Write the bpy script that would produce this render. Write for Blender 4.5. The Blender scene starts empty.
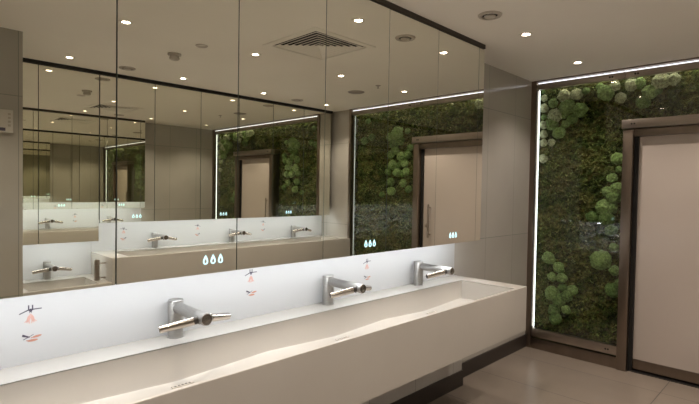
import bpy, bmesh, math, random
from mathutils import Vector, Matrix, noise

random.seed(7)
scn = bpy.context.scene
COL = scn.collection
R = math.radians

# ------------------------------------------------------------------ camera
F_PX, YAW, PITCH, ROLL = 481.26, R(44.663), R(-1.476), R(0.956)
cam_d = bpy.data.cameras.new('camera')
cam = bpy.data.objects.new('camera', cam_d)
COL.objects.link(cam)
fw = Vector((-math.sin(YAW) * math.cos(PITCH), math.cos(YAW) * math.cos(PITCH), math.sin(PITCH)))
rt = Vector((math.cos(YAW), math.sin(YAW), 0))
up = rt.cross(fw)
r2 = rt * math.cos(ROLL) + up * math.sin(ROLL)
u2 = -rt * math.sin(ROLL) + up * math.cos(ROLL)
M = Matrix((r2, u2, -fw)).transposed().to_4x4()
M.translation = Vector((1.7965, 0, 1.5))
cam.matrix_world = M
cam_d.sensor_width = 36
cam_d.lens = F_PX / 699 * 36
cam_d.clip_start = 0.02
scn.camera = cam

# ------------------------------------------------------------------ world, exposure
w = bpy.data.worlds.new('world')
scn.world = w
w.use_nodes = True
w.node_tree.nodes['Background'].inputs[0].default_value = (0.02, 0.018, 0.015, 1)
w.node_tree.nodes['Background'].inputs[1].default_value = 0.3
vs = scn.view_settings
vs.view_transform = 'Standard'
vs.look = 'None'
vs.gamma = 1
vs.use_curve_mapping = False
vs.exposure = 0.14
cy = scn.cycles
cy.max_bounces = 20
cy.glossy_bounces = 16
cy.diffuse_bounces = 5
cy.transmission_bounces = 8
cy.transparent_max_bounces = 24
cy.use_denoising = True
cy.caustics_reflective = True
cy.blur_glossy = 0.5
cy.sample_clamp_indirect = 6.0

SPOT_W = 29.5            # each downlight
SPOT_COL = (1.0, 0.865, 0.745)
LED_UNDER = 18.5          # strips under the mirror cabinets
LED_GREEN = 3.5           # strips round the living wall

# ------------------------------------------------------------------ room constants (metres)
XW = -0.246          # wall behind the near cabinets
XM = 0.0             # mirror face
XO = 3.0705          # opposite mirror face
XOW = 3.317          # opposite wall
L = 4.556            # glazed end wall
ZC = 2.567           # ceiling
ZT = 2.532           # top of mirrors
ZB = 1.145           # bottom of mirrors
CT = 0.8506          # counter top
CB = 0.5423
XF = 0.3445          # near counter front
XOF = 2.726          # opposite counter front
YB = -1.6            # wall behind the camera


# ------------------------------------------------------------------ materials
def mat(name, color, rough=0.5, metal=0.0, spec=0.5, emit=None, es=0.0, coat=0.0):
    m = bpy.data.materials.new(name)
    m.use_nodes = True
    b = m.node_tree.nodes['Principled BSDF']
    b.inputs['Base Color'].default_value = (*color, 1)
    b.inputs['Roughness'].default_value = rough
    b.inputs['Metallic'].default_value = metal
    b.inputs['Specular IOR Level'].default_value = spec
    b.inputs['Coat Weight'].default_value = coat
    b.inputs['Coat Roughness'].default_value = 0.05
    if emit:
        b.inputs['Emission Color'].default_value = (*emit, 1)
        b.inputs['Emission Strength'].default_value = es
    return m


def N(m, t, **kw):
    n = m.node_tree.nodes.new(t)
    for k, v in kw.items():
        setattr(n, k, v)
    return n


def lk(m, a, b):
    m.node_tree.links.new(a, b)


def vary(m, c1, c2, scale=3.0, detail=4.0, bump=0.0, bscale=60.0, stretch=(1, 1, 1)):
    """mottle the base colour with noise, optional fine bump"""
    b = m.node_tree.nodes['Principled BSDF']
    g = N(m, 'ShaderNodeNewGeometry')
    mp = N(m, 'ShaderNodeMapping')
    mp.inputs['Scale'].default_value = stretch
    lk(m, g.outputs['Position'], mp.inputs['Vector'])
    n = N(m, 'ShaderNodeTexNoise')
    n.inputs['Scale'].default_value = scale
    n.inputs['Detail'].default_value = detail
    lk(m, mp.outputs[0], n.inputs['Vector'])
    r = N(m, 'ShaderNodeValToRGB')
    r.color_ramp.elements[0].position = 0.3
    r.color_ramp.elements[1].position = 0.7
    r.color_ramp.elements[0].color = (*c1, 1)
    r.color_ramp.elements[1].color = (*c2, 1)
    lk(m, n.outputs['Fac'], r.inputs[0])
    lk(m, r.outputs[0], b.inputs['Base Color'])
    if bump:
        n2 = N(m, 'ShaderNodeTexNoise')
        n2.inputs['Scale'].default_value = bscale
        lk(m, mp.outputs[0], n2.inputs['Vector'])
        bp = N(m, 'ShaderNodeBump')
        bp.inputs['Strength'].default_value = bump
        bp.inputs['Distance'].default_value = 0.002
        lk(m, n2.outputs['Fac'], bp.inputs['Height'])
        lk(m, bp.outputs[0], b.inputs['Normal'])
    return m, r


def tiles(name, c1, c2, joint, a, b_, rough=0.12, jw=0.004, scale=2.0, tone=0.04):
    """large format tiles; a, b_ = (axis, spacing, offset) of the two joint families"""
    m = mat(name, c1, rough, spec=0.5)
    _, ramp = vary(m, c1, c2, scale, 6)
    nt = m.node_tree
    bs = nt.nodes['Principled BSDF']
    g = N(m, 'ShaderNodeNewGeometry')
    s = N(m, 'ShaderNodeSeparateXYZ')
    lk(m, g.outputs['Position'], s.inputs[0])
    masks, cells = [], []
    for ax, sp, off in (a, b_):
        sub = N(m, 'ShaderNodeMath', operation='SUBTRACT')
        lk(m, s.outputs[ax], sub.inputs[0])
        sub.inputs[1].default_value = off
        dv = N(m, 'ShaderNodeMath', operation='DIVIDE')
        lk(m, sub.outputs[0], dv.inputs[0])
        dv.inputs[1].default_value = sp
        fl = N(m, 'ShaderNodeMath', operation='FLOOR')
        lk(m, dv.outputs[0], fl.inputs[0])
        cells.append(fl)
        pp = N(m, 'ShaderNodeMath', operation='PINGPONG')
        lk(m, sub.outputs[0], pp.inputs[0])
        pp.inputs[1].default_value = sp / 2
        lt = N(m, 'ShaderNodeMath', operation='LESS_THAN')
        lk(m, pp.outputs[0], lt.inputs[0])
        lt.inputs[1].default_value = jw / 2
        masks.append(lt)
    mx = N(m, 'ShaderNodeMath', operation='MAXIMUM')
    lk(m, masks[0].outputs[0], mx.inputs[0])
    lk(m, masks[1].outputs[0], mx.inputs[1])
    cx = N(m, 'ShaderNodeCombineXYZ')
    lk(m, cells[0].outputs[0], cx.inputs[0])
    lk(m, cells[1].outputs[0], cx.inputs[1])
    wn = N(m, 'ShaderNodeTexWhiteNoise')
    lk(m, cx.outputs[0], wn.inputs['Vector'])
    mr = N(m, 'ShaderNodeMapRange')
    mr.inputs['To Min'].default_value = 1 - tone
    mr.inputs['To Max'].default_value = 1 + tone
    lk(m, wn.outputs['Value'], mr.inputs['Value'])
    sc = N(m, 'ShaderNodeVectorMath', operation='SCALE')
    lk(m, ramp.outputs[0], sc.inputs[0])
    lk(m, mr.outputs[0], sc.inputs['Scale'])
    mix = N(m, 'ShaderNodeMix', data_type='RGBA')
    lk(m, mx.outputs[0], mix.inputs[0])
    lk(m, sc.outputs[0], mix.inputs[6])
    mix.inputs[7].default_value = (*joint, 1)
    lk(m, mix.outputs[2], bs.inputs['Base Color'])
    ro = N(m, 'ShaderNodeMapRange')
    ro.inputs['To Min'].default_value = rough
    ro.inputs['To Max'].default_value = 0.6
    lk(m, mx.outputs[0], ro.inputs['Value'])
    lk(m, ro.outputs[0], bs.inputs['Roughness'])
    return m


m_ceiling = mat('ceiling_paint', (0.90, 0.87, 0.81), 0.7, spec=0.2)
vary(m_ceiling, (0.88, 0.85, 0.79), (0.91, 0.88, 0.82), 1.5)
m_walltile = tiles('wall_tile', (0.425, 0.405, 0.37), (0.46, 0.44, 0.405), (0.17, 0.205, 0.18),
                   (1, 0.49, 3.722), (2, 1.095, 1.108), 0.13)
m_piertile = tiles('wall_tile_pier', (0.355, 0.335, 0.30), (0.385, 0.365, 0.33), (0.17, 0.175, 0.155),
                   (1, 0.6, 0.15), (2, 1.40, 0.715), 0.13)
m_farttile = tiles('wall_tile_end', (0.425, 0.405, 0.37), (0.46, 0.44, 0.405), (0.17, 0.205, 0.18),
                   (0, 0.6, 0.2), (2, 1.095, 1.03), 0.13)
m_floor = tiles('floor_tile', (0.235, 0.197, 0.163), (0.285, 0.24, 0.20), (0.05, 0.04, 0.032),
                (0, 1.2, 0.95), (1, 0.605, 3.634), 0.27, jw=0.006, scale=1.2, tone=0.03)
m_boxtile = tiles('box_tile', (0.50, 0.49, 0.47), (0.53, 0.52, 0.50), (0.22, 0.21, 0.19),
                  (1, 0.47, 2.66), (2, 3.0, -1.0), 0.25)
m_solid = mat('solid_surface', (0.62, 0.60, 0.56), 0.22, spec=0.5)
vary(m_solid, (0.51, 0.485, 0.445), (0.54, 0.515, 0.475), 2.2)
m_splash = mat('white_splash', (0.56, 0.566, 0.575), 0.30, spec=0.5)
m_black = mat('black_skirting', (0.035, 0.028, 0.024), 0.3)
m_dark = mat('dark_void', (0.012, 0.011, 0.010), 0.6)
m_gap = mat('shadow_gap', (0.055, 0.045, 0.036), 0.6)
m_carcass = mat('cabinet_carcass', (0.14, 0.13, 0.12), 0.5)
m_mirror = mat('mirror_glass', (0.91, 0.91, 0.83), 0.0, metal=1.0)
m_edge = mat('mirror_edge', (0.34, 0.38, 0.33), 0.2, metal=0.5)
m_steel = mat('brushed_steel', (0.55, 0.50, 0.46), 0.28, metal=1.0)
vary(m_steel, (0.40, 0.35, 0.305), (0.48, 0.425, 0.375), 12, 5, 0.15, 300, (1, 1, 14))
m_framesteel = mat('bronze_steel', (0.26, 0.215, 0.18), 0.30, metal=1.0)
vary(m_framesteel, (0.24, 0.195, 0.16), (0.29, 0.24, 0.20), 9, 5, 0.1, 250, (1, 1, 0.1))
m_tap = mat('tap_steel', (0.60, 0.58, 0.56), 0.38, metal=1.0)
vary(m_tap, (0.37, 0.36, 0.345), (0.43, 0.42, 0.405), 30, 5, 0.12, 400, (1, 1, 12))
m_tapwing = mat('polished_steel', (0.50, 0.455, 0.41), 0.16, metal=1.0)
m_tapdark = mat('tap_dark', (0.06, 0.055, 0.05), 0.3, metal=0.5)
m_tapcap = mat('tap_cap', (0.30, 0.275, 0.25), 0.25, metal=1.0)
m_white = mat('white_plastic', (0.50, 0.47, 0.42), 0.45)
m_valve = mat('ceiling_valve', (0.52, 0.48, 0.43), 0.5)
m_valve_in = mat('valve_inner', (0.36, 0.33, 0.30), 0.5)
m_lamp = mat('lamp_emitter', (1, 0.9, 0.8), 0.5, emit=(1.0, 0.82, 0.66), es=40)
m_ledw = mat('led_strip_white', (1, 1, 1), 0.5, emit=(0.93, 0.96, 1.0), es=LED_GREEN)
m_leddown = mat('led_strip_down', (1, 1, 1), 0.5, emit=(1.0, 0.93, 0.82), es=9.0)
m_leddim = mat('led_strip_dim', (1, 1, 1), 0.5, emit=(0.85, 0.93, 1.0), es=0.6)
m_ledtop = mat('led_strip_top', (1, 1, 1), 0.5, emit=(0.88, 0.90, 1.0), es=1.7)
m_ledu = mat('led_under_cabinet', (1, 1, 1), 0.5, emit=(0.95, 0.98, 1.0), es=LED_UNDER)
m_icon = mat('icon_light', (0.3, 0.6, 0.7), 0.5, emit=(0.66, 0.93, 1.0), es=1.1)
m_ink = mat('sticker_ink', (0.07, 0.06, 0.09), 0.5)
m_pink = mat('sticker_pink', (0.64, 0.38, 0.33), 0.5)
m_orange = mat('sticker_orange', (0.52, 0.24, 0.17), 0.5)
m_door = mat('door_laminate', (0.62, 0.545, 0.49), 0.22, spec=0.5)
vary(m_door, (0.565, 0.50, 0.455), (0.585, 0.52, 0.475), 1.5)
m_grill = mat('grille_white', (0.88, 0.85, 0.79), 0.45)

# thin clear glass: transparent with a fresnel reflection
m_glass = bpy.data.materials.new('clear_glass')
m_glass.use_nodes = True
nt = m_glass.node_tree
nt.nodes.clear()
out = nt.nodes.new('ShaderNodeOutputMaterial')
tr = nt.nodes.new('ShaderNodeBsdfTransparent')
tr.inputs[0].default_value = (0.90, 0.93, 0.90, 1)
gl = nt.nodes.new('ShaderNodeBsdfGlossy')
gl.inputs['Roughness'].default_value = 0.0
gl.inputs['Color'].default_value = (1, 1, 1, 1)
geo = nt.nodes.new('ShaderNodeNewGeometry')
dt = nt.nodes.new('ShaderNodeVectorMath')
dt.operation = 'DOT_PRODUCT'
nt.links.new(geo.outputs['Normal'], dt.inputs[0])
nt.links.new(geo.outputs['Incoming'], dt.inputs[1])


def mth(op, a, b=None):
    n = nt.nodes.new('ShaderNodeMath')
    n.operation = op
    for k_, v_ in enumerate((a, b)):
        if v_ is None:
            continue
        if isinstance(v_, (int, float)):
            n.inputs[k_].default_value = v_
        else:
            nt.links.new(v_, n.inputs[k_])
    return n.outputs[0]


om = mth('SUBTRACT', 1.0, mth('ABSOLUTE', dt.outputs['Value']))
fr_out = mth('ADD', mth('MULTIPLY', mth('POWER', om, 5.0), 0.96), 0.04)
mxs = nt.nodes.new('ShaderNodeMixShader')
nt.links.new(fr_out, mxs.inputs[0])
nt.links.new(tr.outputs[0], mxs.inputs[1])
nt.links.new(gl.outputs[0], mxs.inputs[2])
nt.links.new(mxs.outputs[0], out.inputs[0])


def moss_mat(name, cols, scale, rough=0.95, bump=1.0, bscale=90.0, lo=0.3, hi=1.9):
    m = mat(name, cols[0], rough, spec=0.1)
    b = m.node_tree.nodes['Principled BSDF']
    tc = N(m, 'ShaderNodeNewGeometry')
    n = N(m, 'ShaderNodeTexNoise')
    n.inputs['Scale'].default_value = scale
    n.inputs['Detail'].default_value = 8
    n.inputs['Roughness'].default_value = 0.7
    lk(m, tc.outputs['Position'], n.inputs['Vector'])
    r = N(m, 'ShaderNodeValToRGB')
    e = r.color_ramp.elements
    while len(e) < len(cols):
        e.new(0.5)
    for i, c in enumerate(cols):
        e[i].position = 0.32 + 0.36 * i / (len(cols) - 1)
        e[i].color = (*c, 1)
    lk(m, n.outputs['Fac'], r.inputs[0])
    n2 = N(m, 'ShaderNodeTexNoise')
    n2.inputs['Scale'].default_value = bscale
    n2.inputs['Detail'].default_value = 6
    lk(m, tc.outputs['Position'], n2.inputs['Vector'])
    n3 = N(m, 'ShaderNodeTexNoise')
    n3.inputs['Scale'].default_value = bscale * 0.5
    n3.inputs['Detail'].default_value = 5
    n3.inputs['Roughness'].default_value = 0.75
    lk(m, tc.outputs['Position'], n3.inputs['Vector'])
    mr = N(m, 'ShaderNodeMapRange')
    mr.inputs['From Min'].default_value = 0.38
    mr.inputs['From Max'].default_value = 0.66
    mr.inputs['To Min'].default_value = lo
    mr.inputs['To Max'].default_value = hi
    lk(m, n3.outputs['Fac'], mr.inputs['Value'])
    sc = N(m, 'ShaderNodeVectorMath', operation='SCALE')
    lk(m, r.outputs[0], sc.inputs[0])
    lk(m, mr.outputs[0], sc.inputs['Scale'])
    lk(m, sc.outputs[0], b.inputs['Base Color'])
    bp = N(m, 'ShaderNodeBump')
    bp.inputs['Strength'].default_value = bump
    bp.inputs['Distance'].default_value = 0.01
    lk(m, n2.outputs['Fac'], bp.inputs['Height'])
    lk(m, bp.outputs[0], b.inputs['Normal'])
    return m


m_moss = moss_mat('flat_moss', [(0.022, 0.034, 0.011), (0.075, 0.110, 0.030), (0.18, 0.16, 0.055), (0.11, 0.15, 0.045)], 6)
m_tuft = moss_mat('moss_tuft', [(0.08, 0.13, 0.035), (0.25, 0.31, 0.09), (0.46, 0.40, 0.17)], 8)
m_ball = [moss_mat('ball_moss_green', [(0.25, 0.38, 0.12), (0.42, 0.55, 0.24)], 14, bscale=110, lo=0.55, hi=1.5),
          moss_mat('ball_moss_pale', [(0.52, 0.56, 0.33), (0.74, 0.76, 0.54)], 14, bscale=110, lo=0.55, hi=1.5),
          moss_mat('ball_moss_deep', [(0.15, 0.26, 0.08), (0.27, 0.38, 0.14)], 14, bscale=110, lo=0.55, hi=1.5)]


# ------------------------------------------------------------------ builders
def finish(bm, name, m, parent=None, smooth=True, link=True):
    me = bpy.data.meshes.new(name)
    bmesh.ops.recalc_face_normals(bm, faces=bm.faces)
    bm.to_mesh(me)
    bm.free()
    if isinstance(m, (list, tuple)):
        for k in m:
            me.materials.append(k)
    else:
        me.materials.append(m)
    if smooth:
        me.polygons.foreach_set('use_smooth', [True] * len(me.polygons))
        me.set_sharp_from_angle(angle=R(35))
    o = bpy.data.objects.new(name, me)
    if link:
        COL.objects.link(o)
    if parent:
        o.parent = parent
    return o


def box(bm, x0, x1, y0, y1, z0, z1, bev=0.0, mi=0):
    vsx = [bm.verts.new((x, y, z)) for x in (x0, x1) for y in (y0, y1) for z in (z0, z1)]
    fs = [(0, 1, 3, 2), (4, 6, 7, 5), (0, 4, 5, 1), (2, 3, 7, 6), (0, 2, 6, 4), (1, 5, 7, 3)]
    faces = [bm.faces.new([vsx[i] for i in f]) for f in fs]
    for f in faces:
        f.material_index = mi
    if bev:
        ed = {e for f in faces for e in f.edges}
        bmesh.ops.bevel(bm, geom=list(ed), offset=bev, segments=2, profile=0.6, affect='EDGES')
    return faces


def bobj(name, m, dims, parent=None, bev=0.0):
    bm = bmesh.new()
    box(bm, *dims, bev=bev)
    return finish(bm, name, m, parent)


def lathe(bm, prof, origin=(0, 0, 0), axis=(0, 0, 1), seg=32, mi=0):
    """prof: list of (r, h) along axis"""
    axis = Vector(axis).normalized()
    q = Vector((0, 0, 1)).rotation_difference(axis)
    rings = []
    for r, h in prof:
        if r < 1e-6:
            rings.append([bm.verts.new(Vector(origin) + q @ Vector((0, 0, h)))])
        else:
            rings.append([bm.verts.new(Vector(origin) + q @ Vector((r * math.cos(2 * math.pi * k / seg),
                                                                   r * math.sin(2 * math.pi * k / seg), h)))
                          for k in range(seg)])
    for a, b in zip(rings, rings[1:]):
        for k in range(seg):
            k2 = (k + 1) % seg
            va = [a[0]] if len(a) == 1 else [a[k], a[k2]]
            vb = [b[0]] if len(b) == 1 else [b[k2], b[k]]
            vv = va + vb
            if len(vv) >= 3:
                f = bm.faces.new(vv)
                f.material_index = mi


def rod(bm, p0, p1, r, ch=0.002, seg=28, r1=None):
    p0, p1 = Vector(p0), Vector(p1)
    ln = (p1 - p0).length
    r1 = r if r1 is None else r1
    lathe(bm, [(0, 0), (r - ch, 0), (r, ch), (r1, ln - ch), (r1 - ch, ln), (0, ln)], p0, p1 - p0, seg)


def tag(o, label, cat, group=None):
    o['label'] = label
    o['category'] = cat
    if group:
        o['group'] = group
    return o


def struct(o):
    o['kind'] = 'structure'
    return o


def empty(name, loc=(0, 0, 0), rz=0.0):
    o = bpy.data.objects.new(name, None)
    o.empty_display_size = 0.1
    o.location = loc
    o.rotation_euler = (0, 0, rz)
    COL.objects.link(o)
    return o


def copy_tree(o, parent=None):
    c = o.copy()
    COL.objects.link(c)
    if parent:
        c.parent = parent
    for ch in list(o.children):
        copy_tree(ch, c)
    return c


# ------------------------------------------------------------------ room shell
struct(bobj('floor', m_floor, (XW - 0.2, XOW + 0.2, YB - 0.2, 5.0, -0.1, 0.0)))
# ceiling with square hole for the air diffuser
DX, DY, DH = 0.925, 2.39, 0.25
bm = bmesh.new()
x0, x1, y0, y1 = XW - 0.2, XOW + 0.2, YB - 0.2, 5.0
box(bm, x0, DX - DH, y0, y1, ZC, ZC + 0.1)
box(bm, DX + DH, x1, y0, y1, ZC, ZC + 0.1)
box(bm, DX - DH, DX + DH, y0, DY - DH, ZC, ZC + 0.1)
box(bm, DX - DH, DX + DH, DY + DH, y1, ZC, ZC + 0.1)
struct(finish(bm, 'ceiling', m_ceiling, smooth=False))
struct(bobj('wall_left', m_walltile, (XW - 0.12, XW, YB - 0.12, 4.92, 0, ZC)))
struct(bobj('wall_right', m_walltile, (XOW, XOW + 0.12, YB - 0.12, 4.92, 0, ZC)))
struct(bobj('wall_back', m_farttile, (XW, XOW, YB - 0.12, YB, 0, ZC)))
struct(bobj('wall_end', m_dark, (XW, XOW, 4.80, 4.92, 0, ZC)))
struct(bobj('wall_end_return', m_farttile, (2.765, XOW, L, 4.80, 0, ZC)))
struct(bobj('wall_near_pier', m_piertile, (2.235, XOW, YB, 0.775, 0, ZC)))
# skirtings
struct(bobj('baseboard_left', m_black, (XW, XW + 0.012, 3.262, L - 0.02, 0, 0.12)))
struct(bobj('baseboard_right', m_black, (XOW - 0.012, XOW, 0.80, L, 0, 0.12)))
struct(bobj('baseboard_pier', m_black, (2.223, 2.235, YB, 0.775, 0, 0.12)))
# tiled service boxing under each counter
bm = bmesh.new()
box(bm, XW, -0.165, YB, 3.25, 0.0, CB - 0.003)
struct(finish(bm, 'wall_boxing_left', m_boxtile))
struct(bobj('baseboard_boxing_left', m_black, (-0.165, -0.155, YB, 3.258, 0, 0.12)))
struct(bobj('wall_boxing_right', m_boxtile, (3.235, XOW, 1.545, L, 0.0, CB - 0.003)))
# dark strips coloured as the shade in the gap between mirrors and ceiling
struct(bobj('gap_shade_1', m_gap, (XW, 0.008, YB, 3.19, ZT + 0.006, ZC)))
struct(bobj('gap_shade_2', m_dark, (XO - 0.022, XOW, 0.775, 4.50, ZT + 0.006, ZC)))


# dark lips added to stop strip light leaking through the mirror door joints
struct(bobj('light_stop_1', m_carcass, (-0.0215, -0.0195, YB, 3.19, ZB + 0.001, ZB + 0.03)))
struct(bobj('light_stop_2', m_carcass, (XO + 0.0195, XO + 0.0215, 1.545, 4.49, ZB + 0.001, ZB + 0.03)))
struct(bobj('light_stop_3', m_carcass, (XO + 0.0195, XO + 0.0215, 0.78, 1.535, 0.979, 1.007)))

# ------------------------------------------------------------------ counters with trough basins
def counter(name, xa, xb, y0, y1, top, bot, bx0, bx1, by0, by1, drains, deep=0.152, slot_x=-0.02):
    """xa = wall side, xb = room side; local frame, wall on the -x side"""
    root = empty(name)
    bm = bmesh.new()
    bev = 0.004
    # body ring
    o = [(xa, y0), (xb, y0), (xb, y1), (xa, y1)]
    i = [(bx0, by0), (bx1, by0), (bx1, by1), (bx0, by1)]
    ot = [bm.verts.new((x, y, top)) for x, y in o]
    it = [bm.verts.new((x, y, top)) for x, y in i]
    ob = [bm.verts.new((x, y, bot)) for x, y in o]
    rim = []
    for k in range(4):
        k2 = (k + 1) % 4
        bm.faces.new([ot[k], ot[k2], it[k2], it[k]])
        bm.faces.new([ot[k], ob[k], ob[k2], ot[k2]])
    bm.faces.new(ob)
    es = [e for e in bm.edges if all(v in ot for v in e.verts) or all(v in it for v in e.verts)
          or (all(abs(v.co.x - xb) < 1e-6 for v in e.verts) and abs(e.verts[0].co.y - e.verts[1].co.y) < 1e-6)]
    bmesh.ops.bevel(bm, geom=es, offset=bev, segments=3, profile=0.5, affect='EDGES')
    body = finish(bm, 'counter_body', m_solid, root)
    # basin: walls and a floor that falls towards each drain
    bm = bmesh.new()
    ys = [by0]
    nseg = max(8, int((by1 - by0) / 0.04))
    ys = [by0 + (by1 - by0) * k / nseg for k in range(nseg + 1)]
    prof = []
    for y in ys:
        dd = min(abs(y - d) for d in drains)
        zf = top - deep + min(0.022, 0.045 * dd)
        pts = [(bx0, top - 0.003), (bx0, zf + 0.012), (bx0 + 0.004, zf + 0.003), (bx0 + 0.014, zf),
               (bx0 + 0.16, zf + 0.004), (bx1 - 0.014, zf + 0.012), (bx1 - 0.003, zf + 0.018), (bx1, zf + 0.03), (bx1, top - 0.003)]
        prof.append([bm.verts.new((x, y, z)) for x, z in pts])
    for a, b in zip(prof, prof[1:]):
        for k in range(len(a) - 1):
            bm.faces.new([a[k], a[k + 1], b[k + 1], b[k]])
    for a in (prof[0], prof[-1]):
        bm.faces.new(a)
    finish(bm, 'basin', m_solid, root)
    for d in drains:
        zf = top - deep
        bm = bmesh.new()
        box(bm, slot_x - 0.010, slot_x + 0.010, d - 0.045, d + 0.045, zf + 0.001, zf + 0.0065, 0.002)
        s = finish(bm, 'drain_cover', m_valve, root)
        bm = bmesh.new()
        for k in range(5):
            yy = d - 0.030 + k * 0.015
            box(bm, slot_x - 0.004, slot_x + 0.004, yy - 0.004, yy + 0.004, zf + 0.0060, zf + 0.0070)
        finish(bm, 'drain_slots', m_tapdark, s)
    return root


c1 = counter('vanity_counter', XW + 0.0015, XF, YB + 0.0015, 3.234, CT, CB, -0.080, 0.327, -1.3, 3.083, [-0.85, 0.0, 0.90, 1.80, 2.62])
tag(c1, 'long beige solid-surface washbasin trough on the left, close to the camera, with three taps', 'counter')
c2 = counter('vanity_counter', 0, XOW - XOF, 0, L - 1.541 - 0.002, CT, CB, 0.166, 0.573, 0.15, 2.86, [0.45, 1.35, 2.3], slot_x=0.226)
c2.location = (XOW - 0.0015, L - 0.002, 0)
c2.rotation_euler = (0, 0, math.pi)
tag(c2, 'long washbasin trough on the opposite wall, seen in the mirror', 'counter')
ZL = 0.635
c3 = counter('low_basin', 0, XOW - XOF, 0, 0.760, ZL, ZL - 0.28, 0.166, 0.573, 0.10, 0.63, [0.37], 0.15, slot_x=0.226)
c3.location = (XOW - 0.0015, 1.538, 0)
c3.rotation_euler = (0, 0, math.pi)
tag(c3, 'low accessible washbasin seen at left of the mirror, a step below the long trough', 'basin')


# ------------------------------------------------------------------ splashbacks and hidden LED strips
tag(bobj('splashback', m_splash, (XW + 0.0015, XW + 0.0065, YB + 0.0015, 3.23, CT, ZB + 0.03), bev=0.001),
    'glowing white splashback panel behind the three large taps', 'splashback')
tag(bobj('splashback', m_splash, (XOW - 0.0065, XOW - 0.0015, 1.541, L - 0.002, CT, ZB + 0.03)),
    'white splashback above the opposite long trough, seen in the mirror', 'splashback')
tag(bobj('splashback', m_splash, (XOW - 0.0065, XOW - 0.0015, 0.777, 1.538, ZL, 1.0)),
    'tall white splashback behind the low basin at left of the mirror', 'splashback')


def led(name, dims, m, label, group=None):
    return tag(bobj(name, m, dims), label, 'light strip', group)


led('light_strip', (-0.065, -0.025, YB + 0.1, 3.17, ZB + 0.012, ZB + 0.020), m_ledu,
    'white light strip under the near mirror cabinets, washing the splashback')
led('light_strip', (XO + 0.025, XO + 0.065, 1.57, 4.47, ZB + 0.012, ZB + 0.020), m_ledu,
    'white light strip under the opposite mirror cabinets above the long trough')
led('light_strip', (XO + 0.025, XO + 0.065, 0.84, 1.50, 0.985, 0.993), m_ledu,
    'white light strip under the lowered mirror above the low basin')


# ------------------------------------------------------------------ mirror cabinets
def drop_outline(n=20):
    pts = []
    for k in range(n):
        t = 2 * math.pi * k / n
        r = 1.0
        x = 0.5 * math.sin(t) * (math.sin(t / 2) ** 1.2)
        z = math.cos(t) * 0.5
        pts.append((x * 1.25, z))
    return pts


def droplets(parent, yc, z, sgn, xface):
    for k in (-1, 0, 1):
        bm = bmesh.new()
        P = drop_outline()
        outer = [(px * 0.025, pz * 0.040) for px, pz in P]
        inner = [(px * 0.012, pz * 0.019 - 0.005) for px, pz in P]
        layers = []
        for dx in (0.0002, 0.0012):
            layers.append(([bm.verts.new((dx * sgn, a, b)) for a, b in outer],
                           [bm.verts.new((dx * sgn, a, b)) for a, b in inner]))
        n = len(P)
        for i in range(n):
            j = (i + 1) % n
            for (o_, i_) in layers:
                bm.faces.new([o_[i], o_[j], i_[j], i_[i]])
            bm.faces.new([layers[0][0][i], layers[0][0][j], layers[1][0][j], layers[1][0][i]])
            bm.faces.new([layers[0][1][i], layers[0][1][j], layers[1][1][j], layers[1][1][i]])
        d = finish(bm, 'droplet_symbol', m_icon, parent)
        d.location = (xface, yc + k * 0.034, z)


def cabinet(y0, y1, zb, side, icon=None, rz=0.0, wide=True):
    """side=-1: mirror faces +x at x=0 ; side=+1: faces -x at x=XO"""
    yc = (y0 + y1) / 2
    root = empty('mirror_cabinet', (XM if side < 0 else XO, yc, 0), rz)
    s = -1 if side < 0 else 1
    h = (y1 - y0) / 2
    xb = 0.242
    xs = sorted((s * 0.022, s * xb))
    zc = zb + 0.03
    bm = bmesh.new()
    box(bm, xs[0], xs[1], -h + 0.001, h - 0.001, zc, ZT - 0.005)
    finish(bm, 'cabinet_box', m_carcass, root)
    xs = sorted((0, s * 0.018))
    bm = bmesh.new()
    fs = box(bm, xs[0], xs[1], -h + 0.003, h - 0.003, zb, ZT)
    for f in fs:
        f.material_index = 1
        if abs(f.calc_center_median().x) < 1e-6:
            f.material_index = 0
    me = bpy.data.meshes.new('mirror_door')
    bmesh.ops.recalc_face_normals(bm, faces=bm.faces)
    bm.to_mesh(me)
    bm.free()
    me.materials.append(m_mirror)
    me.materials.append(m_edge)
    o = bpy.data.objects.new('mirror_door', me)
    COL.objects.link(o)
    o.parent = root
    if icon:
        droplets(root, icon - yc, 1.203 if zb > 1.1 else 1.05, -s, 0)
    return root


MR = R(-0.2488)
near = [(-1.36, -0.86, None), (-0.86, -0.36, None), (-0.36, 0.135, 0.06), (0.135, 0.635, None), (0.635, 1.131, 1.019), (1.131, 1.633, None),
        (1.633, 2.121, 1.986), (2.121, 2.61, None), (2.61, 3.117, 2.827), (3.117, 3.195, None)]
nl = {-1.36: 'mirror cabinet beyond the left edge of the photo, third from the view',
      -0.86: 'mirror cabinet beyond the left edge of the photo, second from the view',
      -0.36: 'mirror cabinet beyond the left edge of the photo, first from the view',
      0.135: 'tall mirror cabinet at the left edge, its mirror showing the second basin and its tap',
      0.635: 'tall mirror cabinet above the nearest tap, with lit droplet symbols at its bottom',
      1.131: 'tall mirror cabinet between the nearest and the middle tap',
      1.633: 'tall mirror cabinet above the middle tap, with lit droplet symbols',
      2.121: 'tall mirror cabinet between the middle and the farthest tap',
      2.61: 'tall mirror cabinet above the farthest tap, mirroring the door, with lit droplets',
      3.117: 'very narrow mirror strip at the far end of the near cabinet row'}
for a, b, ic in near:
    r = cabinet(a, b, ZB, -1, ic, MR)
    tag(r, nl.get(a, 'tall mirror cabinet of the near row, behind the left edge of the view'), 'mirror cabinet', 'mirror cabinets of the near row')
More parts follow.
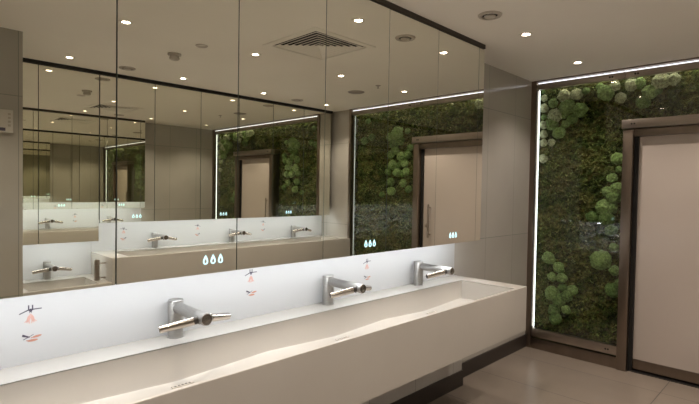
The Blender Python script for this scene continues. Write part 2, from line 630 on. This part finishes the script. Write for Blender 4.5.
far = [(0.778, 1.046, None, 0.978), (1.046, 1.536, None, 0.978), (1.540, 2.062, 1.887, ZB), (2.062, 2.565, None, ZB), (2.565, 3.046, 2.85, ZB),
       (3.046, 3.525, None, ZB), (3.525, 4.009, 3.78, ZB), (4.009, 4.492, None, ZB)]
fl = ['narrow lowered mirror cabinet next to the tiled pier, seen in the mirror',
      'lowered mirror cabinet above the low basin, seen in the mirror',
      'opposite mirror cabinet just past the low basin, with lit droplets',
      'second opposite mirror cabinet above the long trough counting from the low basin',
      'third opposite mirror cabinet above the long trough counting from the low basin',
      'opposite mirror cabinet, third from the living wall, seen in the mirror',
      'opposite mirror cabinet, second from the living wall, seen in the mirror',
      'opposite mirror cabinet next to the living wall, seen in the mirror']
for (a, b, ic, zb), lb in zip(far, fl):
    tag(cabinet(a, b, zb, 1, ic), lb, 'mirror cabinet', 'mirror cabinets of the opposite row')


# ------------------------------------------------------------------ taps with drying arms
def make_tap():
    """origin at stem base centre, spout along +x, arms along +-y"""
    root = empty('dryer_tap')
    bm = bmesh.new()
    lathe(bm, [(0, 0), (0.0350, 0), (0.0350, 0.004), (0.0325, 0.005), (0.0325, 0.158), (0.0305, 0.1615), (0.0, 0.162)], seg=40)
    finish(bm, 'stem', m_tap, root)
    bm = bmesh.new()
    rod(bm, (0.018, 0, 0.130), (0.250, 0, 0.128), 0.0240, 0.002, 36, r1=0.0245)
    finish(bm, 'spout', m_tap, root)
    bm = bmesh.new()
    rod(bm, (0.246, 0, 0.128), (0.270, 0, 0.128), 0.0255, 0.002, 36)
    e = finish(bm, 'spout_head', m_tap, root)
    bm = bmesh.new()
    lathe(bm, [(0, 0.0025), (0.008, 0.0025), (0.012, 0.0015), (0.021, 0.0015), (0.0225, 0.0)], (0.270, 0, 0.128), (1, 0, 0), 36)
    finish(bm, 'end_cap', m_tapcap, e)
    bm = bmesh.new()
    rod(bm, (0.215, 0, 0.100), (0.215, 0, 0.110), 0.007, 0.001, 16)
    finish(bm, 'water_nozzle', m_tapdark, root)
    for s in (-1, 1):
        p0 = Vector((0.238, s * 0.016, 0.125))
        p1 = Vector((0.178, s * 0.150, 0.098))
        d = (p1 - p0).normalized()
        bm = bmesh.new()
        rod(bm, p0, p0 + d * 0.024, 0.0150, 0.001, 24)
        finish(bm, 'arm_collar', m_tapdark, root)
        bm = bmesh.new()
        q0 = p0 + d * 0.020
        rod(bm, q0, p1, 0.0165, 0.0015, 28, r1=0.0150)
        arm = finish(bm, 'dryer_arm', m_tapwing, root)
        bm = bmesh.new()
        lathe(bm, [(0, 0.0012), (0.0105, 0.0012), (0.0115, 0)], p1, d, 20)
        finish(bm, 'arm_opening', m_tapdark, arm)
    return root


tap = make_tap()
taps = [(-0.190, 0.950, CT, 0, 'steel tap with dryer arms nearest to the camera, on the near trough'),
        (-0.190, 1.850, CT, 0, 'steel tap with dryer arms, middle one of the three on the near trough'),
        (-0.190, 2.700, CT, 0, 'steel tap with dryer arms at the far end of the near trough'),
        (-0.190, 0.04, CT, 0, 'steel tap with dryer arms on the near trough, outside the left edge of the view'),
        (3.261, 2.150, CT, 1, 'tap on the opposite long trough next to the low basin, seen in the mirror'),
        (3.261, 3.075, CT, 1, 'middle tap on the opposite long trough, seen in the mirror'),
        (3.261, 4.010, CT, 1, 'tap on the opposite long trough nearest the living wall, seen in the mirror'),
        (3.261, 1.155, ZL, 1, 'tap on the low basin, seen at lower left in the mirror')]
for i, (x, y, z, flip, lb) in enumerate(taps):
    o = tap if i == 0 else copy_tree(tap)
    o.location = (x, y, z)
    o.rotation_euler = (0, 0, math.pi if flip else 0)
    tag(o, lb, 'tap', 'steel taps with dryer arms')

# short steel bar standing on two pins off the side of the raised trough
g = empty('grab_bar', (2.90, 1.541, 0))
bm = bmesh.new()
lathe(bm, [(0, 0), (0.021, 0), (0.023, 0.002), (0.023, 0.186), (0.021, 0.188), (0.014, 0.188), (0.014, 0.17), (0, 0.17)], (0, -0.075, 0.637), seg=28)
finish(bm, 'bar', m_steel, g)
for z in (0.657, 0.790):
    bm = bmesh.new()
    rod(bm, (0, -0.054, z), (0, 0.0, z), 0.006, 0.001, 16)
    finish(bm, 'mounting_pin', m_steel, g)
tag(g, 'short vertical steel bar above the low basin, on the side of the long trough', 'grab bar')


# ------------------------------------------------------------------ pictograms on the splashbacks
def poly(bm, pts, th=0.0008):
    pts = [(y * 0.76, z * 0.9) for y, z in pts]
    a = [bm.verts.new((0.0, y, z)) for y, z in pts]
    b = [bm.verts.new((th, y, z)) for y, z in pts]
    bm.faces.new(a)
    bm.faces.new(b)
    n = len(pts)
    for i in range(n):
        bm.faces.new([a[i], a[(i + 1) % n], b[(i + 1) % n], b[i]])


def bar2(bm, y0, z0, y1, z1, w0, w1=None):
    w1 = w0 if w1 is None else w1
    d = Vector((y1 - y0, z1 - z0)).normalized()
    n = Vector((-d.y, d.x))
    poly(bm, [(y0 + n.x * w0, z0 + n.y * w0), (y0 - n.x * w0, z0 - n.y * w0),
              (y1 - n.x * w1, z1 - n.y * w1), (y1 + n.x * w1, z1 + n.y * w1)])


def blob(bm, y, z, ry, rz, rot=0.0, n=14):
    c, s = math.cos(rot), math.sin(rot)
    poly(bm, [(y + ry * math.cos(t) * c - rz * math.sin(t) * s, z + ry * math.cos(t) * s + rz * math.sin(t) * c)
              for t in (2 * math.pi * k / n for k in range(n))])


def make_wash():
    r = empty('wash_pictogram')
    bm = bmesh.new()
    bar2(bm, -0.006, 0.018, -0.046, 0.004, 0.0024, 0.0020)
    bar2(bm, 0.006, 0.018, 0.046, 0.018, 0.0024, 0.0020)
    bar2(bm, -0.008, 0.014, -0.008, 0.036, 0.0028)
    bar2(bm, 0.008, 0.014, 0.008, 0.036, 0.0028)
    blob(bm, 0, 0.015, 0.007, 0.007)
    bar2(bm, -0.004, 0.004, -0.003, 0.010, 0.0012)
    bar2(bm, 0.004, 0.004, 0.003, 0.010, 0.0012)
    finish(bm, 'tap_symbol', m_ink, r)
    bm = bmesh.new()
    for s in (-1, 1):
        blob(bm, s * 0.008, -0.018, 0.007, 0.014, s * 0.3)
        for k in range(4):
            bar2(bm, s * (0.006 + 0.002 * k), -0.022, s * (0.004 + 0.007 * k), -0.038 + 0.002 * k, 0.0016)
        bar2(bm, s * 0.004, -0.01, s * 0.001, 0.000, 0.0022)
    finish(bm, 'hands_symbol', m_pink, r)
    return r


def make_dry():
    r = empty('dry_pictogram')
    bm = bmesh.new()
    bar2(bm, -0.034, 0.015, -0.004, 0.004, 0.0050, 0.0022)
    bar2(bm, -0.030, -0.003, 0.012, 0.013, 0.0014, 0.0010)
    finish(bm, 'dryer_symbol', m_ink, r)
    bm = bmesh.new()
    blob(bm, 0.026, 0.004, 0.020, 0.0046, 0.12)
    blob(bm, 0.008, -0.010, 0.022, 0.0050, 0.02)
    bar2(bm, -0.018, -0.008, 0.0, -0.009, 0.0016)
    bar2(bm, 0.000, 0.000, 0.012, 0.003, 0.0016)
    finish(bm, 'hands_symbol', m_orange, r)
    return r


wash, dry = make_wash(), make_dry()
spots = [(XW + 0.0062, 0.425, 1.030, 0, 'on the near splashback, left of the nearest tap'),
         (XW + 0.0062, 1.366, 1.060, 0, 'on the near splashback between the nearest and middle taps'),
         (XW + 0.0062, 2.226, 1.035, 0, 'on the near splashback between the middle and farthest taps'),
         (XOW - 0.0062, 1.847, 1.045, 1, 'on the opposite splashback, mirrored, nearest the low basin'),
         (XOW - 0.0062, 2.661, 1.045, 1, 'on the opposite splashback, middle of the mirrored three'),
         (XOW - 0.0062, 3.560, 1.055, 1, 'on the opposite splashback, mirrored, nearest the living wall')]
for i, (x, y, z, fl_, where) in enumerate(spots):
    for proto, dz, nm in ((wash, 0.0, 'tap-over-hands pictogram '),
                          (dry, -0.088, 'orange hand-drying pictogram ')):
        o = proto if i == 0 else copy_tree(proto)
        o.location = (x, y, z + dz)
        o.rotation_euler = (0, 0, math.pi if fl_ else 0)
        tag(o, nm + where, 'sticker', 'pictograms on the splashbacks')

# ------------------------------------------------------------------ control box on the tiled pier
g = empty('wall_control', (2.235, 0.64, 1.93))
bm = bmesh.new()
box(bm, -0.028, 0, -0.075, 0.075, -0.078, 0.078, 0.006)
finish(bm, 'casing', m_white, g)
bm = bmesh.new()
box(bm, -0.0295, -0.027, -0.068, 0.030, -0.068, -0.046, 0.001)
finish(bm, 'display', m_ink, g)
for k in range(4):
    bm = bmesh.new()
    box(bm, -0.0305, -0.027, 0.044, 0.060, -0.036 + 0.026 * k, -0.022 + 0.026 * k, 0.001)
    finish(bm, 'button', m_valve_in, g)
tag(g, 'white wall control box with a column of small buttons on the tiled pier', 'control box')


# ------------------------------------------------------------------ ceiling fittings
def make_downlight():
    r = empty('downlight')
    bm = bmesh.new()
    lathe(bm, [(0.024, -0.0005), (0.028, -0.005), (0.043, -0.005), (0.046, -0.0005), (0.046, 0.0), (0.024, 0.0), (0.024, -0.0005)], seg=36)
    finish(bm, 'trim_ring', m_grill, r)
    bm = bmesh.new()
    lathe(bm, [(0, -0.0020), (0.022, -0.0015), (0.0245, -0.0005)], seg=32)
    finish(bm, 'lamp', m_lamp, r)
    ld = bpy.data.lights.new('downlight_beam', 'SPOT')
    ld.energy = SPOT_W
    ld.color = SPOT_COL
    ld.spot_size = R(117)
    ld.spot_blend = 0.7
    ld.shadow_soft_size = 0.03
    lo = bpy.data.objects.new('downlight_beam', ld)
    lo.location = (0, 0, -0.012)
    COL.objects.link(lo)
    lo.parent = r
    return r


dl = make_downlight()
k = 0
rows = [('nearest the near cabinets', 0.33), ('in the middle of the ceiling', 1.48), ('over the opposite trough', 2.74)]
ranks = ['behind the camera', 'just behind the camera', 'first ahead of the camera', 'second ahead of the camera',
         'second from the living wall', 'closest to the living wall']
for rn, x in rows:
    for rk, y in zip(ranks, (-0.78, 0.21, 1.20, 2.20, 3.15, 4.10)):
        if x > 2 and y < 0.8:
            continue
        o = dl if k == 0 else copy_tree(dl)
        o.location = (x, y, ZC)
        tag(o, 'round downlight in the row %s, %s' % (rn, rk), 'downlight', 'recessed downlights')
        k += 1


def make_valve():
    r = empty('ceiling_valve')
    bm = bmesh.new()
    lathe(bm, [(0.046, 0.0), (0.050, -0.010), (0.066, -0.009), (0.071, -0.002), (0.071, 0.0)], seg=40)
    finish(bm, 'outer_ring', m_valve, r)
    bm = bmesh.new()
    lathe(bm, [(0, -0.016), (0.026, -0.016), (0.034, -0.012), (0.034, -0.008), (0.024, -0.002), (0, -0.001)], seg=40)
    finish(bm, 'centre_disc', m_valve, r)
    bm = bmesh.new()
    lathe(bm, [(0, -0.0005), (0.047, -0.001)], seg=40)
    finish(bm, 'throat', m_dark, r)
    return r


vv = make_valve()
for i, (x, y, lb) in enumerate([(0.325, 2.668, 'round white air valve on the ceiling beside the end of the near cabinets'),
                                (2.740, 1.668, 'round air valve on the ceiling over the opposite trough, nearer the camera'),
                                (2.775, 3.658, 'round air valve on the ceiling over the opposite trough, nearer the living wall')]):
    o = vv if i == 0 else copy_tree(vv)
    o.location = (x, y, ZC)
    tag(o, lb, 'air valve', 'round ceiling valves')

g = empty('smoke_detector', (1.963, 1.751, ZC))
bm = bmesh.new()
lathe(bm, [(0, 0), (0.052, 0), (0.052, -0.012), (0.048, -0.016), (0, -0.016)], seg=36)
finish(bm, 'base', m_white, g)
bm = bmesh.new()
lathe(bm, [(0.036, -0.016), (0.036, -0.030), (0.040, -0.032), (0.038, -0.044), (0.028, -0.050), (0, -0.051)], seg=36)
finish(bm, 'sensor', m_white, g)
tag(g, 'white smoke detector standing proud of the ceiling, seen in the mirror', 'smoke detector')
bm = bmesh.new()
lathe(bm, [(0, -0.006), (0.040, -0.006), (0.046, -0.002), (0.046, 0)], (0, 0, 0), seg=32)
o = finish(bm, 'ceiling_sensor', m_valve)
o.location = (1.594, 1.793, ZC)
tag(o, 'flat round white sensor cover on the ceiling near the smoke detector', 'sensor')
bm = bmesh.new()
lathe(bm, [(0, -0.007), (0.080, -0.007), (0.090, -0.003), (0.092, 0)], (0, 0, 0), seg=40)
o = finish(bm, 'ceiling_speaker', m_valve_in)
o.location = (1.90, 3.781, ZC)
tag(o, 'round greyish speaker cover flush on the ceiling near the living wall, seen in the mirror', 'speaker')
g = empty('sprinkler', (1.5, 3.693, ZC))
bm = bmesh.new()
lathe(bm, [(0, -0.004), (0.024, -0.004), (0.028, 0)], seg=24)
finish(bm, 'rosette', m_valve_in, g)
bm = bmesh.new()
lathe(bm, [(0, -0.030), (0.012, -0.029), (0.012, -0.027), (0.005, -0.026), (0.005, -0.004)], seg=16)
finish(bm, 'nozzle', m_valve_in, g)
tag(g, 'small dark sprinkler head in the middle of the ceiling near the living wall', 'sprinkler')

# square four-way air diffuser
g = empty('air_diffuser', (DX, DY, ZC))
bm = bmesh.new()


def sq_ring(bm, h0, z0, h1, z1):
    a = [bm.verts.new((sx * h0, sy * h0, z0)) for sx, sy in ((-1, -1), (1, -1), (1, 1), (-1, 1))]
    b = [bm.verts.new((sx * h1, sy * h1, z1)) for sx, sy in ((-1, -1), (1, -1), (1, 1), (-1, 1))]
    for i in range(4):
        j = (i + 1) % 4
        bm.faces.new([a[i], a[j], b[j], b[i]])
    return a, b


sq_ring(bm, 0.300, 0.0, 0.298, -0.006)
sq_ring(bm, 0.298, -0.006, 0.252, -0.008)
sq_ring(bm, 0.252, -0.008, 0.246, 0.03)
finish(bm, 'frame', m_grill, g, smooth=False)
for i in range(6):
    h = 0.238 - i * 0.036
    bm = bmesh.new()
    sq_ring(bm, h, -0.007, h - 0.026, 0.006)
    sq_ring(bm, h, -0.007, h - 0.009, -0.0075)
    sq_ring(bm, h - 0.009, -0.0075, h - 0.028, 0.004)
    finish(bm, 'louvre_ring', m_grill, g, smooth=False)
bm = bmesh.new()
box(bm, -0.02, 0.02, -0.02, 0.02, -0.006, 0.0)
finish(bm, 'centre_plate', m_grill, g)
bm = bmesh.new()
box(bm, -0.249, 0.249, -0.249, 0.249, 0.06, 0.09)
for sx, sy in ((-1, 0), (1, 0), (0, -1), (0, 1)):
    box(bm, *(sorted((sx * 0.249, sx * 0.244)) if sx else (-0.249, 0.249)), *(sorted((sy * 0.249, sy * 0.244)) if sy else (-0.249, 0.249)), 0.004, 0.06)
finish(bm, 'duct_back', m_dark, g)
tag(g, 'square four-way air diffuser with sloping louvres in the ceiling, seen in the mirror', 'air diffuser')

# ------------------------------------------------------------------ glazed living wall
lw = empty('living_wall', (1.26, 4.72, 0.0))
tag(lw, 'green living wall of flat and ball moss behind glass at the end of the room', 'moss wall')


def loc(x, y, z):
    return (x - 1.26, y - 4.72, z)


bm = bmesh.new()
NX, NZ = 260, 210
gx0, gx1, gz0, gz1 = -0.235, 2.755, 0.03, 2.54


def relief(x, z):
    p = Vector((x, 0.0, z))
    a = noise.fractal(p * 5.0, 1.0, 2.0, 3) * 0.034
    b = noise.fractal(p * 22.0, 0.8, 2.0, 4) * 0.040
    return a + b


grid = []
for i in range(NX + 1):
    row = []
    x = gx0 + (gx1 - gx0) * i / NX
    for j in range(NZ + 1):
        z = gz0 + (gz1 - gz0) * j / NZ
        row.append(bm.verts.new(loc(x, 4.685 - relief(x, z), z)))
    grid.append(row)
for i in range(NX):
    for j in range(NZ):
        xc = gx0 + (gx1 - gx0) * (i + 0.5) / NX
        zc_ = gz0 + (gz1 - gz0) * (j + 0.5) / NZ
        if 0.66 < xc < 1.60 and zc_ < 2.0:
            continue
        bm.faces.new([grid[i][j], grid[i + 1][j], grid[i + 1][j + 1], grid[i][j + 1]])
bmesh.ops.delete(bm, geom=[v for v in bm.verts if not v.link_faces], context='VERTS')
finish(bm, 'flat_moss', m_moss, lw)
# loose tufts
bm = bmesh.new()
rnd = random.Random(3)
for n_ in range(17000):
    x = rnd.uniform(gx0 + 0.05, gx1 - 0.05)
    z = rnd.uniform(0.15, 2.50)
    if 0.60 < x < 1.64 and z < 2.08:
        continue
    if noise.noise(Vector((x * 4, 3.0, z * 4))) < -0.25:
        continue
    y = 4.685 - relief(x, z)
    s = rnd.uniform(0.008, 0.020)
    base = Vector(loc(x, y + 0.004, z))
    for b_ in range(2):
        d = Vector((rnd.uniform(-1, 1), -rnd.uniform(0.3, 1.1), rnd.uniform(-1, 0.8))).normalized()
        sd = d.cross(Vector((rnd.uniform(-1, 1), rnd.uniform(-1, 1), rnd.uniform(-1, 1)))).normalized()
        v = [bm.verts.new(base - sd * s * 0.35), bm.verts.new(base + sd * s * 0.35),
             bm.verts.new(base + d * s * 1.3 + sd * s * 0.3), bm.verts.new(base + d * s * 1.9)]
        bm.faces.new(v)
t = finish(bm, 'moss_tufts', m_tuft, lw, smooth=False)
t['kind'] = 'stuff'


def ball_mesh(seed, m):
    bm = bmesh.new()
    bmesh.ops.create_icosphere(bm, subdivisions=4, radius=1.0)
    for v in bm.verts:
        p = v.co.copy()
        k_ = 1 + 0.22 * noise.noise(p * 1.7 + Vector((seed * 7.1, 0, 0))) + 0.14 * noise.fractal(p * 5.5 + Vector((seed, 3, 1)), 0.8, 2.0, 4)
        v.co = p * k_
    o = finish(bm, 'moss_ball', m, None, link=False)
    return o.data


balls = [[ball_mesh(s, mm) for s in (1, 2, 3)] for mm in m_ball]
# position (x, z), radius, tone - measured on the moss plane
BALLS = [(-0.173, 2.419, 0.033, 1), (-0.17, 2.319, 0.043, 1), (-0.168, 2.235, 0.026, 0), (-0.081, 2.359, 0.046, 0), (0.024, 2.412, 0.059, 1),
         (0.131, 2.415, 0.053, 1), (-0.061, 2.241, 0.066, 1), (0.049, 2.312, 0.066, 0), (0.165, 2.267, 0.063, 0), (-0.166, 2.157, 0.04, 1),
         (-0.092, 2.161, 0.059, 0), (-0.166, 2.067, 0.036, 1), (-0.018, 2.073, 0.053, 0), (-0.164, 1.983, 0.036, 1), (-0.087, 1.985, 0.033, 1),
         (-0.167, 1.832, 0.043, 1), (0.385, 2.398, 0.066, 0), (0.332, 2.457, 0.033, 0), (0.504, 2.338, 0.043, 1), (0.446, 2.451, 0.03, 1),
         (0.1, 2.194, 0.046, 2), (0.038, 2.15, 0.04, 0), (0.491, 1.81, 0.049, 0), (0.454, 1.643, 0.04, 0), (0.416, 1.52, 0.046, 0),
         (0.513, 1.546, 0.04, 0), (0.508, 1.718, 0.03, 2), (0.215, 2.436, 0.03, 2), (-0.174, 2.48, 0.023, 2), (0.02, 2.233, 0.033, 0),
         (-0.083, 0.873, 0.056, 0), (0.011, 0.791, 0.052, 0), (-0.046, 0.695, 0.04, 0), (0.045, 0.699, 0.048, 0), (0.14, 0.594, 0.048, 0),
         (0.096, 0.535, 0.052, 2), (-0.042, 0.541, 0.064, 0), (0.019, 0.482, 0.06, 2), (-0.018, 0.382, 0.052, 2), (-0.003, 0.304, 0.056, 2),
         (0.092, 0.403, 0.04, 0), (0.055, 0.609, 0.036, 2), (0.492, 1.55, 0.052, 0), (0.474, 1.468, 0.056, 2), (0.394, 1.379, 0.068, 0),
         (0.463, 1.371, 0.048, 2), (0.298, 1.288, 0.052, 2), (0.421, 1.279, 0.06, 2), (0.38, 0.906, 0.08, 0), (0.495, 0.826, 0.044, 0),
         (0.483, 0.649, 0.06, 2), (0.486, 1.03, 0.04, 0), (0.539, 0.721, 0.036, 2), (0.458, 1.177, 0.048, 2), (0.803, 2.439, 0.066, 1),
         (0.723, 2.355, 0.056, 0), (0.643, 2.447, 0.046, 0), (0.583, 2.441, 0.053, 1), (0.455, 2.444, 0.043, 1), (0.505, 2.341, 0.04, 1),
         (0.387, 2.398, 0.059, 0), (0.674, 2.282, 0.053, 2), (0.785, 2.364, 0.033, 2), (2.128, 1.948, 0.05, 0), (2.045, 1.996, 0.05, 0),
         (1.954, 1.92, 0.058, 0), (2.097, 1.816, 0.058, 0), (1.985, 1.814, 0.042, 2), (1.898, 1.833, 0.05, 0), (2.01, 1.72, 0.054, 0),
         (1.874, 1.726, 0.05, 0), (2.12, 1.608, 0.05, 2), (1.914, 1.591, 0.046, 0), (2.1, 1.49, 0.054, 0), (1.927, 1.706, 0.042, 2),
         (1.852, 1.937, 0.05, 2), (2.075, 2.076, 0.058, 2), (1.965, 2.112, 0.054, 2), (1.817, 2.019, 0.042, 2), (2.163, 1.73, 0.042, 2),
         (2.583, 2.149, 0.05, 2), (2.459, 2.187, 0.042, 2), (1.826, 1.515, 0.042, 2), (2.261, 1.443, 0.037, 2), (2.022, 2.206, 0.084, 0),
         (1.859, 2.224, 0.038, 0), (2.134, 2.17, 0.053, 0), (0.891, 2.441, 0.046, 1), (2.526, 2.4, 0.034, 2)]

rnd = random.Random(11)
for x, z, r_, tone in BALLS:
    if 0.62 < x < 1.62 and z < 2.06:
        continue
    me = balls[tone][rnd.randrange(3)]
    o = bpy.data.objects.new('moss_ball', me)
    COL.objects.link(o)
    o.parent = lw
    o.location = loc(x, 4.652 + rnd.uniform(-0.008, 0.008), z)
    o.scale = (r_, r_ * 0.9, r_ * rnd.uniform(0.9, 1.05))
    o.rotation_euler = (0, rnd.uniform(0, 6.28), 0)

# glass screens with their clamp rails
GY = 4.556


def screen(xa, xb, za, zb, label, bottom=True, caps=()):
    g = empty('glass_screen', ((xa + xb) / 2, GY, 0))
    cx = (xa + xb) / 2
    h = (xb - xa) / 2
    bm = bmesh.new()
    box(bm, -h, h, 0.004, 0.014, za, zb)
    finish(bm, 'pane', m_glass, g, smooth=False)
    bm = bmesh.new()
    box(bm, -h + 0.001, h - 0.001, -0.012, 0.030, 2.482, 2.536, 0.002)
    finish(bm, 'top_rail', m_steel, g)
    if bottom:
        bm = bmesh.new()
        box(bm, -h + 0.001, h - 0.001, -0.012, 0.030, 0.112, 0.192, 0.002)
        finish(bm, 'bottom_rail', m_steel, g)
    for x, z in caps:
        bm = bmesh.new()
        lathe(bm, [(0.0, 0.004), (0.006, 0.004), (0.008, 0.003), (0.0085, 0.0)], (x - cx - 0.008, -0.012, z), (0, -1, 0), 20)
        lathe(bm, [(0.0, 0.004), (0.006, 0.004), (0.008, 0.003), (0.0085, 0.0)], (x - cx + 0.012, -0.012, z), (0, -1, 0), 20)
        finish(bm, 'rail_screw', m_tapdark, g)
    return tag(g, label, 'glass panel', 'glass screens of the living wall')


screen(-0.19, 0.563, 0.15, 2.50, 'tall clear glass screen of the living wall between the near wall and the door', caps=((0.45, 2.508), (0.48, 0.150)))
screen(0.566, 1.664, 2.10, 2.50, 'clear glass panel of the living wall above the door', bottom=False, caps=((0.645, 2.508), (1.58, 2.508)))
screen(1.667, 2.725, 0.15, 2.50, 'tall clear glass screen of the living wall beyond the door, seen in the mirror', caps=((1.75, 2.508), (1.76, 0.150)))

# steel frame of the glazing (setting)
struct(bobj('trim_3', m_framesteel, (XW, -0.195, 4.535, 4.615, 0, ZC), bev=0.002))
struct(bobj('trim_4', m_framesteel, (2.725, 2.765, 4.535, 4.615, 0, ZC), bev=0.002))
struct(bobj('trim_5', m_framesteel, (-0.195, 2.725, 4.535, 4.60, ZC - 0.014, ZC), bev=0.001))
struct(bobj('trim_6', m_framesteel, (-0.195, 0.565, 4.538, 4.60, 0, 0.098), bev=0.002))
struct(bobj('trim_7', m_framesteel, (1.67, 2.725, 4.538, 4.60, 0, 0.098), bev=0.002))
led('light_strip', (-0.190, 2.720, 4.560, 4.572, 2.5405, 2.5475), m_ledtop,
    'thin horizontal white light strip along the ceiling above the living wall')
led('light_strip', (-0.194, -0.186, 4.590, 4.596, 0.195, 2.480), m_ledw,
    'vertical white light strip at the left edge of the living wall')
led('light_strip', (-0.185, 2.715, 4.592, 4.612, 2.556, 2.562), m_leddown,
    'white light strip tucked up behind the top rail, shining down on the moss', None)
led('light_strip', (2.718, 2.7245, 4.608, 4.611, 0.195, 2.480), m_leddim,
    'vertical white light strip at the far edge of the living wall, seen in the mirror')

# ------------------------------------------------------------------ door
d1 = struct(empty('door_1', (1.115, 4.55, 0)))


def dpart(name, m, dims, bev=0.0015, parent=None):
    x0_, x1_, y0_, y1_, z0_, z1_ = dims
    return bobj(name, m, (x0_ - 1.115, x1_ - 1.115, y0_ - 4.55, y1_ - 4.55, z0_, z1_), parent or d1, bev)


dpart('door_jamb', m_framesteel, (0.565, 0.640, 4.520, 4.66, 0, 2.040))
dpart('door_jamb', m_framesteel, (1.590, 1.665, 4.520, 4.66, 0, 2.040))
dpart('jamb_recess', m_dark, (0.640, 0.672, 4.575, 4.66, 0, 2.040), 0)
dpart('jamb_recess', m_dark, (1.560, 1.590, 4.575, 4.66, 0, 2.040), 0)
hd = dpart('track_cover', m_steel, (0.560, 1.670, 4.490, 4.66, 2.050, 2.122), 0.002)
dpart('door_head', m_framesteel, (0.640, 1.590, 4.535, 4.66, 1.985, 2.045))
for x in (0.645, 1.585):
    bm = bmesh.new()
    for dx_ in (-0.010, 0.010):
        lathe(bm, [(0.0, 0.004), (0.005, 0.004), (0.007, 0.003), (0.0075, 0.0)], (x + dx_ - 1.115, 4.490 - 4.55, 2.086), (0, -1, 0), 20)
    finish(bm, 'cover_screw', m_tapdark, hd)
lf = dpart('door_leaf', m_door, (0.672, 1.560, 4.595, 4.635, 0.020, 1.985), 0.001)
dpart('kick_rail', m_framesteel, (0.672, 1.560, 4.588, 4.595, 0.022, 0.105), 0.001)
bm = bmesh.new()
hx, hy = 1.46 - 1.115, 4.55 - 4.55
rod(bm, (hx, hy, 0.96), (hx, hy, 1.345), 0.011, 0.002, 20)
for z in (1.0, 1.305):
    rod(bm, (hx, hy, z), (hx, 0.046, z), 0.006, 0.001, 14)
finish(bm, 'pull_handle', m_steel, d1)
bm = bmesh.new()
lathe(bm, [(0.0, 0.010), (0.016, 0.010), (0.020, 0.007), (0.021, 0.0)], (1.515 - 1.115, 0.046, 1.10), (0, -1, 0), 24)
finish(bm, 'lock', m_steel, d1)
dpart('threshold', m_dark, (0.640, 1.590, 4.56, 4.66, 0, 0.006), 0)
